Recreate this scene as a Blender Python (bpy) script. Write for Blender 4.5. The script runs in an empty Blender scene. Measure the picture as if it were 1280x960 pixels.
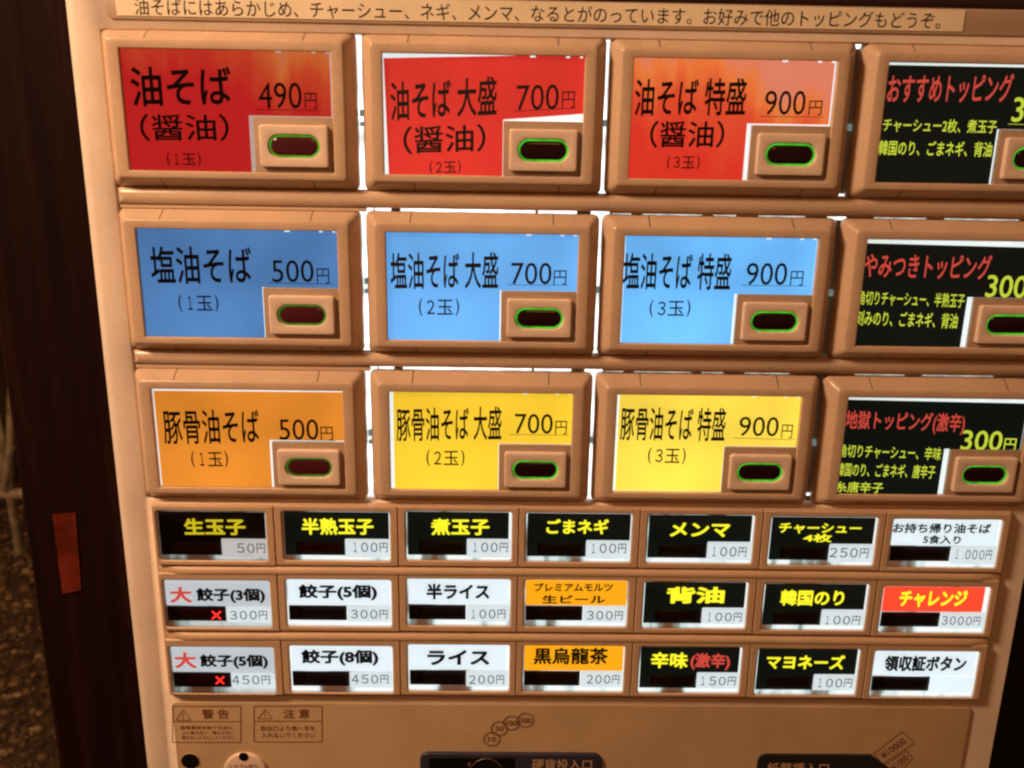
import bpy, bmesh, math, random
from mathutils import Vector, Matrix
random.seed(7)
SC = bpy.context.scene
COL = SC.collection

# ------------------------------------------------------------------ camera
H0 = 1.30                       # height of the top of the small key rows above the ground
F = 1150.0
CAM = Vector((0.19158, -0.48251, 0.21278 + H0))
PI_, YA, RO = -0.275361, 0.01737, 0.0173
cp, sp, cy, sy = math.cos(PI_), math.sin(PI_), math.cos(YA), math.sin(YA)
FWD = Vector((sy*cp, cy*cp, sp)); R0 = Vector((cy, -sy, 0)); U0 = R0.cross(FWD)
RIGHT = math.cos(RO)*R0 + math.sin(RO)*U0
UP = -math.sin(RO)*R0 + math.cos(RO)*U0
cam = bpy.data.cameras.new("camera"); cam.sensor_width = 36; cam.lens = F/1280*36
cam.clip_start = 0.02; cam.clip_end = 100
camo = bpy.data.objects.new("camera", cam); COL.objects.link(camo)
M = Matrix((RIGHT, UP, -FWD)).transposed().to_4x4(); M.translation = CAM
camo.matrix_world = M
SC.camera = camo
cam.dof.use_dof = True; cam.dof.focus_distance = .53; cam.dof.aperture_fstop = 14

# ------------------------------------------------------------------ light
w = bpy.data.worlds.new("World"); SC.world = w; w.use_nodes = True
bg = w.node_tree.nodes["Background"]; bg.inputs[0].default_value = (1, .42, .16, 1); bg.inputs[1].default_value = 0.10
SC.view_settings.view_transform = 'Standard'; SC.view_settings.look = 'None'
SC.view_settings.exposure = 0; SC.view_settings.gamma = 1
def lamp(name, kind, loc, target, power, colr, size):
    l = bpy.data.lights.new(name, kind); l.energy = power; l.color = colr
    if kind == 'AREA': l.shape = 'DISK'; l.size = size
    else: l.shadow_soft_size = size
    o = bpy.data.objects.new(name, l); COL.objects.link(o); o.location = loc
    o.rotation_euler = (Vector(target)-Vector(loc)).to_track_quat('-Z', 'Y').to_euler()
    return o
lamp("shop_lantern", 'POINT', (-0.46, -0.44, H0+0.70), (0, 0, 0), 44, (1, .625, .38), .11)
lamp("orange_fill", 'AREA', (0.5, -2.2, H0+1.3), (0.25, 0, H0+.1), 5, (1, .38, .13), .7)  # added lamp out of view, a weak orange fill over the machine face
lamp("gravel_fill", 'POINT', (-2.6, 0.6, 2.2), (0, 0, 0), 66, (1, .52, .21), .25)  # added unseen lamp that brightens the gravel on the left
SC.cycles.use_denoising = True
SC.cycles.filter_width = 2.3
SC.cycles.max_bounces = 8; SC.cycles.transparent_max_bounces = 16
SC.cycles.sample_clamp_indirect = 4

# ------------------------------------------------------------------ materials
def nodes(name):
    m = bpy.data.materials.new(name); m.use_nodes = True
    nt = m.node_tree; return m, nt, nt.nodes["Principled BSDF"]
def setp(b, **k):
    for n, v in k.items():
        n = n.replace('_', ' ')
        b.inputs[n].default_value = (v+(1,)) if isinstance(v, tuple) and len(v) == 3 else v
def noise(nt, scale, detail=3, vec=None, rough=.5):
    n = nt.nodes.new("ShaderNodeTexNoise"); n.inputs["Scale"].default_value = scale
    n.inputs["Detail"].default_value = detail; n.inputs["Roughness"].default_value = rough
    if vec is None:
        t = nt.nodes.new("ShaderNodeTexCoord"); vec = t.outputs["Object"]
    nt.links.new(vec, n.inputs["Vector"]); return n
def ramp(nt, src, stops):
    r = nt.nodes.new("ShaderNodeValToRGB"); e = r.color_ramp.elements
    while len(e) > 1: e.remove(e[-1])
    e[0].position = stops[0][0]; e[0].color = (*stops[0][1], 1)
    for p, c in stops[1:]:
        x = e.new(p); x.color = (*c, 1)
    nt.links.new(src, r.inputs[0]); return r
def bump(nt, b, src, strength, dist):
    u = nt.nodes.new("ShaderNodeBump"); u.inputs["Strength"].default_value = strength; u.inputs["Distance"].default_value = dist
    nt.links.new(src, u.inputs["Height"]); nt.links.new(u.outputs[0], b.inputs["Normal"])
def plastic(name, c, rough=.38, grain=1.0, var=.06, spec=.5):
    m, nt, b = nodes(name); setp(b, Roughness=rough); b.inputs["Specular IOR Level"].default_value = spec
    n = noise(nt, 22, 5, rough=.6)
    lo = tuple(x*(1-var*2) for x in c); hi = tuple(min(1, x*(1+var)) for x in c)
    r = ramp(nt, n.outputs[0], [(.3, lo), (.55, c), (.75, hi)]); 
    fg = noise(nt, 620, 3, rough=.7); fr_ = ramp(nt, fg.outputs[0], [(.30, (.93, .925, .92)), (.5, (.98, .98, .98)), (.70, (1.04, 1.04, 1.05))])
    mx = nt.nodes.new("ShaderNodeMix"); mx.data_type = 'RGBA'; mx.blend_type = 'MULTIPLY'; mx.inputs[0].default_value = 1; mx.clamp_result = True
    nt.links.new(r.outputs[0], mx.inputs[6]); nt.links.new(fr_.outputs[0], mx.inputs[7]); nt.links.new(mx.outputs[2], b.inputs["Base Color"])
    g = noise(nt, 900, 2); bump(nt, b, g.outputs[0], .06*grain, .0003)
    n2 = noise(nt, 60, 4)
    mr = nt.nodes.new("ShaderNodeMapRange"); mr.inputs[3].default_value = rough*.8; mr.inputs[4].default_value = rough*1.25
    nt.links.new(n2.outputs[0], mr.inputs[0]); nt.links.new(mr.outputs[0], b.inputs["Roughness"])
    return m
def lit(name, c, s, spots=.12, base=.35, rough=.6, scale=28):
    """print or sheet lit from behind by small lamps (slightly uneven)"""
    m, nt, b = nodes(name); setp(b, Base_Color=tuple(x*base for x in c), Roughness=rough)
    n = noise(nt, scale*.6, 2); b.inputs['Specular IOR Level'].default_value = .15
    mr = nt.nodes.new("ShaderNodeMapRange"); mr.inputs[1].default_value = .3; mr.inputs[2].default_value = .7
    mr.inputs[3].default_value = s*(1-spots); mr.inputs[4].default_value = s*(1+spots)
    nt.links.new(n.outputs[0], mr.inputs[0]); nt.links.new(mr.outputs[0], b.inputs["Emission Strength"])
    setp(b, Emission_Color=c); return m
def flat(name, c, rough=.5, spec=.3):
    m, nt, b = nodes(name); setp(b, Base_Color=c, Roughness=rough); b.inputs["Specular IOR Level"].default_value = spec
    return m
MAT = {}
MAT['frame'] = plastic('frame_plastic', (.66, .465, .31), .24, 1.2, .08)
MAT['body'] = plastic('cabinet_paint', (.90, .75, .60), .40, 1.2)
MAT['rail'] = plastic('rail_plastic', (.68, .49, .34), .25)
MAT['cap'] = plastic('button_plastic', (.90, .70, .54), .28)
MAT['housing'] = plastic('housing_plastic', (.50, .36, .25), .45)
MAT['lower'] = plastic('lower_panel_paint', (.56, .39, .22), .5, 1.6)
MAT['cell'] = plastic('key_holder_plastic', (.66, .45, .28), .4)
MAT['seam'] = flat('seam_dark', (.07, .035, .02), .8)  # thin dark strips laid on the frame in place of joint grooves
MAT['ink'] = flat('black_ink', (.012, .010, .010), .5)
MAT['greyink'] = lit('thin_grey_ink', (.15, .17, .17), .8, .02)
MAT['brownink'] = flat('brown_ink', (.22, .095, .05), .6)
MAT['tanink'] = flat('tan_ink', (.55, .36, .22), .6)
MAT['redink'] = lit('red_print', (.86, .10, .07), .66, .02)
MAT['redink2'] = lit('dim_red_print', (.80, .05, .04), .60, .02)
MAT['yellowink'] = lit('yellow_print', (.66, .78, .06), .85, .15)
MAT['yellowkey'] = lit('bright_yellow_print', (1., .95, .03), 1.0, .03)
MAT['yellowdim'] = lit('dim_yellow_print', (.85, .70, .02), .7, .03)
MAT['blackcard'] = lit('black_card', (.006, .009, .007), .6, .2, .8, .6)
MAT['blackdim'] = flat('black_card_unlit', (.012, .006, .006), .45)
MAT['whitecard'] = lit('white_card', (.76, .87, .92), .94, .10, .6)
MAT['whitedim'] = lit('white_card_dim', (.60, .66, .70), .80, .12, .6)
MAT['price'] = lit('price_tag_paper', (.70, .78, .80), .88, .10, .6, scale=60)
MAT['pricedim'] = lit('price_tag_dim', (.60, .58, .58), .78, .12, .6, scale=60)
MAT['orangekey'] = lit('orange_key_card', (1., .43, .01), .95, .05)
MAT['redkey'] = lit('red_key_card', (.92, .075, .03), 1.0, .05)
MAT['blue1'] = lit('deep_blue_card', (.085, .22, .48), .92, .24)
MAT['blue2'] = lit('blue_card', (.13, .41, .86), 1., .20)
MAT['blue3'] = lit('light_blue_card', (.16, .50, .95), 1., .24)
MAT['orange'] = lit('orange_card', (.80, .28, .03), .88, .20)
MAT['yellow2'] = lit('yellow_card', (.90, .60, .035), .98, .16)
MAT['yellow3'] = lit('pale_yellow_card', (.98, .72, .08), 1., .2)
MAT['red2'] = lit('red_card', (.80, .042, .028), .74, .16, .25)
def flame(name, s, amount, base):
    """red card with an orange flame print across its upper part"""
    m, nt, b = nodes(name); t = nt.nodes.new("ShaderNodeTexCoord")
    mp = nt.nodes.new("ShaderNodeMapping"); mp.inputs["Scale"].default_value = (60, 1, 14)
    nt.links.new(t.outputs["Object"], mp.inputs[0]); n = noise(nt, 1.0, 4, mp.outputs[0])
    sx = nt.nodes.new("ShaderNodeSeparateXYZ"); nt.links.new(t.outputs["Object"], sx.inputs[0])
    a = nt.nodes.new("ShaderNodeMath"); a.operation = 'MULTIPLY_ADD'; a.inputs[1].default_value = 14; a.inputs[2].default_value = -.12+amount
    nt.links.new(sx.outputs[2], a.inputs[0])
    c = nt.nodes.new("ShaderNodeMath"); c.operation = 'MULTIPLY_ADD'; c.inputs[1].default_value = 4.0
    nt.links.new(sx.outputs[0], c.inputs[0]); nt.links.new(a.outputs[0], c.inputs[2])
    d = nt.nodes.new("ShaderNodeMath"); d.operation = 'ADD'; nt.links.new(c.outputs[0], d.inputs[0]); nt.links.new(n.outputs[0], d.inputs[1])
    r = ramp(nt, d.outputs[0], [(.30, base), (.62, (.86, .09, .03)), (.82, (.95, .23, .05)), (1., (.86, .26, .15))])
    nt.links.new(r.outputs[0], b.inputs["Emission Color"]); setp(b, Base_Color=(.15, .012, .008), Roughness=.6, Emission_Strength=s)
    return m
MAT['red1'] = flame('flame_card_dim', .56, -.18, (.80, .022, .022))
MAT['red3'] = flame('flame_card', .82, .20, (.82, .04, .022))
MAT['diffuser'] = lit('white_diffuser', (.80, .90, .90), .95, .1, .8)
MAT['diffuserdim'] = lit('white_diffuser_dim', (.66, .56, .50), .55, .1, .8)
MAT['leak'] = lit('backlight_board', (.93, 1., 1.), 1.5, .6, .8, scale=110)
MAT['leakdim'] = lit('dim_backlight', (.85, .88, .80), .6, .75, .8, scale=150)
MAT['darkboard'] = flat('dark_board', (.16, .09, .05), .6)
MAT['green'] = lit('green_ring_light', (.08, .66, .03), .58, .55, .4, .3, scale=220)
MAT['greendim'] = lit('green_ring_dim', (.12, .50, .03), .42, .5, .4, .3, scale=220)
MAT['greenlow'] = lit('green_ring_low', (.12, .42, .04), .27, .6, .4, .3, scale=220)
MAT['lens'] = flat('dark_red_lens', (.018, .004, .005), .12, .5)
MAT['lenswarm'] = flat('warm_red_lens', (.075, .012, .016), .12, .5)
MAT['display'] = flat('dark_display', (.022, .013, .013), .22, .6)
MAT['displayred'] = flat('dark_red_display', (.085, .014, .012), .22, .6)
MAT['displaywin'] = flat('display_window', (.045, .028, .028), .22, .6)
MAT['led'] = lit('red_led', (1., .03, .02), 1.6, 0)
MAT['navy'] = plastic('navy_plate', (.035, .035, .06), .4)
MAT['blackplate'] = plastic('black_plate', (.018, .018, .018), .5)
MAT['hole'] = flat('black_hole', (.003, .003, .003), .6)
MAT['metal'] = flat('dark_metal', (.45, .34, .25), .22, .8); MAT['metal'].node_tree.nodes["Principled BSDF"].inputs["Metallic"].default_value = .9
MAT['paper'] = plastic('notice_paper', (.90, .76, .52), .6, .5)
MAT['header'] = plastic('header_lacquer', (.035, .012, .014), .5)
MAT['tape'] = plastic('red_tape', (.14, .018, .006), .7, 4, .6)
MAT['clip'] = lit('translucent_clip', (.30, .46, .44), .45, .5, 1., .5)  # glow put into the clips, stands for backlight coming through them
def gl():
    m = bpy.data.materials.new('clear_cover'); m.use_nodes = True; nt = m.node_tree
    nt.nodes.clear(); o = nt.nodes.new("ShaderNodeOutputMaterial"); x = nt.nodes.new("ShaderNodeMixShader")
    f = nt.nodes.new("ShaderNodeFresnel"); f.inputs[0].default_value = 1.45
    t = nt.nodes.new("ShaderNodeBsdfTransparent"); g = nt.nodes.new("ShaderNodeBsdfGlossy"); g.inputs["Roughness"].default_value = .12
    nt.links.new(f.outputs[0], x.inputs[0]); nt.links.new(t.outputs[0], x.inputs[1]); nt.links.new(g.outputs[0], x.inputs[2]); nt.links.new(x.outputs[0], o.inputs[0])
    return m
MAT['clear'] = gl()
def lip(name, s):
    """clear edge of the key cap; backlight glints painted in as glowing noise stripes"""
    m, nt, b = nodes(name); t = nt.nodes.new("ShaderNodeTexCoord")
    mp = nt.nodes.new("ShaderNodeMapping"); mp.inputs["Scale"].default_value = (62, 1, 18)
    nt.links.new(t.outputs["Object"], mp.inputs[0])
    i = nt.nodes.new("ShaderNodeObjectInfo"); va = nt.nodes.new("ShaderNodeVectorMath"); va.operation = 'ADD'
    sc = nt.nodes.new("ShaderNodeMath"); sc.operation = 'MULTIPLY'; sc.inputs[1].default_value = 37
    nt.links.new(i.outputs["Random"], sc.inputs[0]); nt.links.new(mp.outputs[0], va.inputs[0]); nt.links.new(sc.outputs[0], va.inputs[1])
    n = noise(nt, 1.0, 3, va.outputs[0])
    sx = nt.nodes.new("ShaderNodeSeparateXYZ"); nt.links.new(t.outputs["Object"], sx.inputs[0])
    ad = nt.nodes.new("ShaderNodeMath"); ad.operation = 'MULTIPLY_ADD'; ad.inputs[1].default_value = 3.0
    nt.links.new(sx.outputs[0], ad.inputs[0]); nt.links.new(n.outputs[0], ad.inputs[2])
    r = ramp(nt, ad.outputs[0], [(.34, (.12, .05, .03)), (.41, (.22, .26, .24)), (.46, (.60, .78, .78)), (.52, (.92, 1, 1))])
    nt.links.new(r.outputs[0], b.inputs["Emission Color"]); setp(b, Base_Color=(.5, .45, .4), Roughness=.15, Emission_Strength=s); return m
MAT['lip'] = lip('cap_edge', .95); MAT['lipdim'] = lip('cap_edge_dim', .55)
def wood():
    m, nt, b = nodes('dark_stained_wood'); t = nt.nodes.new("ShaderNodeTexCoord")
    mp = nt.nodes.new("ShaderNodeMapping"); mp.inputs["Scale"].default_value = (60, 30, 3.0); nt.links.new(t.outputs["Object"], mp.inputs[0])
    n = noise(nt, 1.6, 8, mp.outputs[0], .65)
    r = ramp(nt, n.outputs[0], [(.3, (.006, .002, .0015)), (.55, (.013, .004, .003)), (.72, (.026, .008, .005))])
    nt.links.new(r.outputs[0], b.inputs["Base Color"]); setp(b, Roughness=.7); b.inputs["Specular IOR Level"].default_value = .06
    bump(nt, b, n.outputs[0], .35, .002); return m
MAT['wood'] = wood()
def soil(name, stops, scale):
    m, nt, b = nodes(name); n = noise(nt, scale, 8, rough=.7); r = ramp(nt, n.outputs[0], stops)
    nt.links.new(r.outputs[0], b.inputs["Base Color"]); setp(b, Roughness=.9); bump(nt, b, n.outputs[0], .8, .02); return m
MAT['soil'] = soil('packed_soil', [(.3, (.05, .03, .018)), (.6, (.11, .07, .04)), (.8, (.18, .12, .07))], 24)
def stone():
    m, nt, b = nodes('gravel_stone'); a = nt.nodes.new("ShaderNodeAttribute"); a.attribute_name = 'tone'
    r = ramp(nt, a.outputs["Fac"], [(0, (.07, .042, .022)), (.5, (.20, .125, .065)), (.85, (.32, .22, .12)), (1, (.5, .38, .22))])
    nt.links.new(r.outputs[0], b.inputs["Base Color"]); setp(b, Roughness=.85); return m
MAT['stone'] = stone(); MAT['tape'].node_tree.nodes['Principled BSDF'].inputs['Specular IOR Level'].default_value = .1
MAT['wall'] = soil('dark_wall', [(.3, (.010, .006, .005)), (.7, (.02, .012, .01))], 6)
MAT['palepaint'] = plastic('chipped_cream_paint', (.50, .42, .30), .5, 4, .3)
MAT['darktub'] = plastic('dark_green_plastic', (.012, .022, .012), .4)
MAT['rubber'] = flat('black_rubber', (.012, .011, .01), .8)

# ------------------------------------------------------------------ helpers
WL = {}
def obj(name, me, mat, parent=None, loc=(0, 0, 0), label=None):
    o = bpy.data.objects.new(name, me); COL.objects.link(o); loc = Vector(loc)
    if me is not None and mat is not None and not me.materials: me.materials.append(MAT[mat])
    elif me is not None and mat is not None and me.materials[0] is not MAT[mat]:
        o.material_slots[0].link = 'OBJECT'; o.material_slots[0].material = MAT[mat]
    if parent is not None: o.parent = parent; o.location = loc - WL[parent]
    else: o.location = loc
    WL[o] = loc
    if label: o['label'] = label
    return o
def thing(o, label, cat, group=None):
    o['label'] = label; o['category'] = cat
    if group: o['group'] = group
    return o
def mesh(verts, faces, smooth=40):
    me = bpy.data.meshes.new('m'); me.from_pydata([tuple(v) for v in verts], [], faces)
    bm = bmesh.new(); bm.from_mesh(me); bmesh.ops.remove_doubles(bm, verts=bm.verts, dist=1e-6)
    bmesh.ops.recalc_face_normals(bm, faces=bm.faces); bm.to_mesh(me); bm.free()
    if smooth: me.shade_smooth(); me.set_sharp_from_angle(angle=math.radians(smooth))
    return me
class MB:
    def __init__(s): s.v = []; s.f = []
    def loft(s, loops, close0=False, close1=False, ring=True):
        n = len(loops[0]); b = len(s.v)
        for L in loops: s.v += [Vector(p) for p in L]
        for i in range(len(loops)-1):
            for j in range(n if ring else n-1):
                k = (j+1) % n; s.f.append((b+i*n+j, b+i*n+k, b+(i+1)*n+k, b+(i+1)*n+j))
        if close0: s.f.append(tuple(range(b, b+n))[::-1])
        if close1: s.f.append(tuple(range(b+(len(loops)-1)*n, b+len(loops)*n)))
        return s
    def quad(s, *p): b = len(s.v); s.v += [Vector(x) for x in p]; s.f.append(tuple(range(b, b+len(p)))); return s
    def build(s, smooth=40): return mesh(s.v, s.f, smooth)
def rr(x0, x1, z0, z1, r, y, n=5):
    """rounded rectangle in a vertical plane, metres"""
    r = max(1e-5, min(r, (x1-x0)/2-1e-6, (z1-z0)/2-1e-6)); P = []
    for cx_, cz_, a in ((x1-r, z1-r, 0), (x0+r, z1-r, 90), (x0+r, z0+r, 180), (x1-r, z0+r, 270)):
        for i in range(n+1):
            t = math.radians(a+90*i/n); P.append((cx_+r*math.cos(t), y, cz_+r*math.sin(t)))
    return P
def slab(x0, x1, z0, z1, yf, yb, r, bev, n=5, mb=None):
    """plate with a rounded front edge"""
    mb = mb or MB(); L = [rr(x0, x1, z0, z1, r, yb, n), rr(x0, x1, z0, z1, r, yf+bev, n)]
    for a in (30, 60, 90):
        t = math.radians(a); d = bev*(1-math.cos(t)); L.append(rr(x0+d, x1-d, z0+d, z1-d, max(r-d, 1e-4), yf+bev*(1-math.sin(t)), n))
    mb.loft(L, True, True); return mb
def tube(pts, r, n=10, mb=None):
    mb = mb or MB(); L = []
    for i, p in enumerate(pts):
        p = Vector(p); a = Vector(pts[max(i-1, 0)]); b = Vector(pts[min(i+1, len(pts)-1)]); d = (b-a).normalized()
        u = d.cross(Vector((0.3, 1, .2))).normalized(); v = d.cross(u)
        L.append([p+r*(math.cos(2*math.pi*k/n)*u+math.sin(2*math.pi*k/n)*v) for k in range(n)])
    mb.loft(L, True, True); return mb
def P(px, py, y=0.0):
    """point of the machine's face (depth y) seen at a place in the photograph: (x, z)"""
    d = FWD + RIGHT*((px-640)/F) + UP*((480-py)/F); t = (y-CAM.y)/d.y
    return CAM.x+t*d.x, CAM.z+t*d.z
def glyph_mesh(s, off=0.0):
    c = bpy.data.curves.new('t', 'FONT'); c.body = s; c.resolution_u = 3
    o = bpy.data.objects.new('t', c); COL.objects.link(o); dg = bpy.context.evaluated_depsgraph_get()
    me = bpy.data.meshes.new_from_object(o.evaluated_get(dg)); V = [tuple(v.co) for v in me.vertices]; Fc = [tuple(p.vertices) for p in me.polygons]
    bpy.data.objects.remove(o); bpy.data.curves.remove(c); bpy.data.meshes.remove(me); return V, Fc
def heavy(off):
    """ink spread: the strokes are laid down several times, slightly shifted"""
    if off <= 0: return [(0, 0)]
    n = 8 if off > .015 else 6
    return [(off*math.cos(2*math.pi*i/n+.4), off*math.sin(2*math.pi*i/n+.4)) for i in range(n)]
def put_text(mb, s, xl, yl, xr, yr, h, off=0.0, y=0.0):
    """flat lettering fitted between two mid points of the photograph, h pixels tall"""
    V, Fc = glyph_mesh(s, off)
    if not V: return
    off = max(off, 0.0)
    x0 = min(v[0] for v in V); x1 = max(v[0] for v in V); y0 = min(v[1] for v in V); y1 = max(v[1] for v in V)
    a = Vector(P(xl, yl, y)); b = Vector(P(xr, yr, y)); xm, ym = (xl+xr)/2, (yl+yr)/2
    hh = P(xm, ym-h/2, y)[1]-P(xm, ym+h/2, y)[1]; ang = (b-a)
    base = len(mb.v)
    for k_, (ox, oy) in enumerate(heavy(off)):
        base = len(mb.v)
        for v in V:
            u = (v[0]+ox-x0+off)/(x1-x0+2*off); t = (v[1]+oy-y0+off)/(y1-y0+2*off)-.5
            q = a+ang*u; mb.v.append(Vector((q.x, y-k_*6e-6, q.y+t*hh)))
        for f in Fc: mb.f.append(tuple(base+i for i in f))
def line(mb, p, q, wid, y):
    a = Vector(P(*p, y)); b = Vector(P(*q, y)); d = (b-a).normalized(); n = Vector((-d.y, d.x))*wid/2
    mb.quad((a.x-n.x, y, a.y-n.y), (b.x-n.x, y, b.y-n.y), (b.x+n.x, y, b.y+n.y), (a.x+n.x, y, a.y+n.y))
def poly(mb, pts, y): mb.quad(*[(x, y, z) for x, z in pts])
def localise(mb, c):
    mb.v = [v-Vector(c) for v in mb.v]; return mb
mm = .001

# ------------------------------------------------------------------ setting
g = MB(); N = 60
for i in range(N+1):
    for j in range(N+1):
        x = -14+28*i/N; y = -6+24*j/N; g.v.append(Vector((x, y, 0)))
for i in range(N):
    for j in range(N): a = i*(N+1)+j; g.f.append((a, a+N+1, a+N+2, a+1))
o = obj('ground', g.build(0), 'soil'); o['kind'] = 'structure'
wl = MB(); slab(-.02, 5, 0, 3.2, .48, .7, .001, .004, 1, wl)
o = obj('wall', wl.build(), 'wall'); o['kind'] = 'structure'
bw = MB(); slab(-9, 5, 0, 3.5, 7.0, 7.2, .001, .004, 1, bw)
o = obj('back_wall', bw.build(), 'wall'); o['kind'] = 'structure'

# gravel, one mass
ico = bmesh.new(); bmesh.ops.create_icosphere(ico, subdivisions=1, radius=1); IV = [v.co.copy() for v in ico.verts]; IF = [tuple(v.index for v in f.verts) for f in ico.faces]; ico.free()
V = []; FF = []; tone = []
for k in range(15000):
    t = random.random(); yy = .7+3.2*t; xx = -(.25+.45*yy)+random.uniform(-.75, .55)
    r = random.choice((.004, .005, .006, .007, .009, .013))*random.uniform(.7, 1.2)
    if random.random() < .012: r = random.uniform(.014, .022)
    e = Matrix.Rotation(random.uniform(0, 6.28), 3, 'Z') @ Matrix.Rotation(random.uniform(-.5, .5), 3, 'X') @ Matrix.Diagonal((r*random.uniform(.8, 1.5), r*random.uniform(.7, 1.1), r*random.uniform(.45, .8)))
    b = len(V); tn = random.random()**1.4; hz = r*.3
    for v in IV: V.append((e @ (v*random.uniform(.8, 1.15)))+Vector((xx, yy, hz)))
    for f in IF: FF.append(tuple(b+i for i in f))
    tone += [tn]*len(IV)
me = bpy.data.meshes.new('gravel'); me.from_pydata(V, [], FF)
at = me.attributes.new('tone', 'FLOAT', 'POINT'); at.data.foreach_set('value', tone)
o = obj('gravel', me, 'stone'); o['kind'] = 'stuff'; thing(o, 'brown gravel and pebbles scattered on the soil left of the dark post', 'gravel')

# ------------------------------------------------------------------ things left of the machine
px0 = P(0, 435, .012)[0]; px1 = P(118, 500, .012)[0]+.004
post = MB(); slab(px0, px1+.012, 0, 2.6, .012, .16, .002, .003, 2, post)
post_o = obj('wooden_post', localise(post, (px0, .1, 0)).build(), 'wood', None, (px0, .1, 0))
thing(post_o, 'dark brown stained wooden post standing left of the ticket machine', 'post')
q = [P(66, 643, .0118), P(95, 641, .0118), P(102, 737, .0118), P(79, 742, .0118)]
tp = MB(); n = 14; L0 = []; L1 = []
for i in range(n+1):
    t = i/n; a = Vector(q[0]).lerp(Vector(q[3]), t); b = Vector(q[1]).lerp(Vector(q[2]), t); j = .0003
    L0.append((a.x+random.uniform(-j, j), .0112, a.y)); L1.append((b.x+random.uniform(-j, j)*.6, .0112, b.y))
ring = L0+L1[::-1]; back = [(x, .0119, z) for x, y, z in ring]
tp.loft([back, ring], True, True)
c = (sum(p[0] for p in ring)/len(ring), .0118, sum(p[2] for p in ring)/len(ring))
thing(obj('tape_strip', localise(tp, c).build(0), 'tape', None, c), 'short strip of worn red tape stuck on the dark wooden post', 'tape')

def away(px, py, y): x, z = P(px, py, y); return Vector((x, y, z))
rk = obj('tube_stand', None, None, None, (away(28, 742, 2.55).x-.2, 2.55, 0)); rk.empty_display_size = .2
thing(rk, 'cream painted tube frame standing on the gravel behind the dark post', 'tube frame')
lg = away(31, 742, 2.55); lgt = away(14, 560, 2.55)
obj('leg', tube([(lg.x, 2.55, 0), (lg.x-.005, 2.55, .25), (lgt.x+.03, 2.55, .62)], .013).build(), 'palepaint', rk)
obj('leg', tube([(lg.x-.62, 2.6, 0), (lg.x-.62, 2.6, .62)], .013).build(), 'palepaint', rk)
cb = away(10, 617, 2.55); obj('crossbar', tube([(cb.x-.6, 2.56, cb.z+.01), (cb.x, 2.55, cb.z), (cb.x+.06, 2.55, cb.z)], .021).build(), 'palepaint', rk)
a = away(4, 612, 2.53); b = away(13, 560, 2.53); obj('brace', tube([a, b], .014).build(), 'palepaint', rk)
pts = []
cc = away(-42, 545, 2.6); rad = .115*1.0
for i in range(33): t = 2*math.pi*i/32; pts.append((cc.x+rad*1.08*math.cos(t), 2.6, cc.z+rad*1.9*math.sin(t)))
obj('hoop', tube(pts, .010).build(), 'palepaint', rk)
for ch in rk.children: ch.location = -Vector(WL[rk]) ; WL[ch] = Vector((0, 0, 0))
tb = MB(); tc = away(2, 680, 3.0)
L = []
for z, s in ((0, .8), (.02, .84), (.26, 1.), (.28, 1.05), (.285, 1.05), (.285, .96), (.05, .82)):
    L.append([(p[0], p[2], z) for p in rr(-.26*s, .26*s, -.2*s, .2*s, .05, 0, 5)])
tb.loft(L, True, True)
thing(obj('plastic_tub', tb.build(), 'darktub', None, (tc.x-.22, 3.0, 0)), 'dark green plastic tub on the gravel behind the cream tube frame', 'tub')

# ------------------------------------------------------------------ the machine
BODY_Y = .005
MX = obj('ticket_machine', None, None, None, (.24, .2, 0)); MX.empty_display_size = .3
thing(MX, 'beige ramen ticket vending machine with rows of backlit menu buttons', 'vending machine')
bx0 = P(115, 345, BODY_Y)[0]-.0005; bx1 = P(1280, 700, BODY_Y)[0]
Z = lambda v: v*mm+H0
X = lambda v: v*mm
b = MB(); hx0, hx1, hz0, hz1 = X(-6.45), bx1+.0004, Z(4.6), Z(254.55)
zt, zb = Z(330), .02
L = [rr(bx0, bx1+.002, zb, zt, .004, .40), rr(bx0, bx1+.002, zb, zt, .004, BODY_Y+.006)]
for a_ in (20, 40, 60, 80, 90):
    t = math.radians(a_); d = .006*(1-math.cos(t)); dr = d*.16
    x0, x1, z0, z1 = bx0+d, bx1-dr*0+.0018, zb+d, zt-d
    L.append(rr(x0, x1, z0, z1, .004, BODY_Y+.006*(1-math.sin(t))))
L += [rr(hx0-.0008, hx1+.0002, hz0-.0006, hz1+.0006, .002, BODY_Y), rr(hx0, hx1, hz0, hz1, .0018, BODY_Y+.0008), rr(hx0, hx1, hz0, hz1, .0018, .02)]
b.loft(L, True, False)
obj('cabinet', b.build(50), 'body', MX, (0, 0, 0))
bl = MB(); slab(hx0+.0001, hx1-.0001, hz0+.0001, hz1-.0001, .0125, .019, .001, .0005, 1, bl)
obj('back_board', bl.build(0), 'darkboard', MX)
def strip(xa, xb, za, zb_, mat): 
    m_ = MB(); slab(xa, xb, za, zb_, .0119, .0124, .0001, .0001, 1, m_); c_ = ((xa+xb)/2, 0, (za+zb_)/2)
    obj('backlight_strip', localise(m_, c_).build(0), mat, MX, c_)
for gx in (120.3, 245.6): 
    for za, zb_ in ((4.8, 94.9), (95, 169.6), (169.7, 254.4)): strip(X(gx-5), X(gx+5), Z(za), Z(zb_), 'leak')
for za, zb_ in ((88.8, 91.2), (166.4, 169.5), (252.6, 254.5), (179, 180), (8, 9.5)): strip(X(367), X(377), Z(za), Z(zb_), 'leak')
for zz in (167.6, 81.2):
    for xa, xb in ((126, 134.5), (139.5, 211), (212.5, 233), (252, 262), (268, 300), (306, 318), (330, 355), (392, 420), (430, 470)): strip(X(xa), X(xb), Z(zz-1.6), Z(zz+1.6), 'leak' if xa < 250 else 'leakdim')
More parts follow.
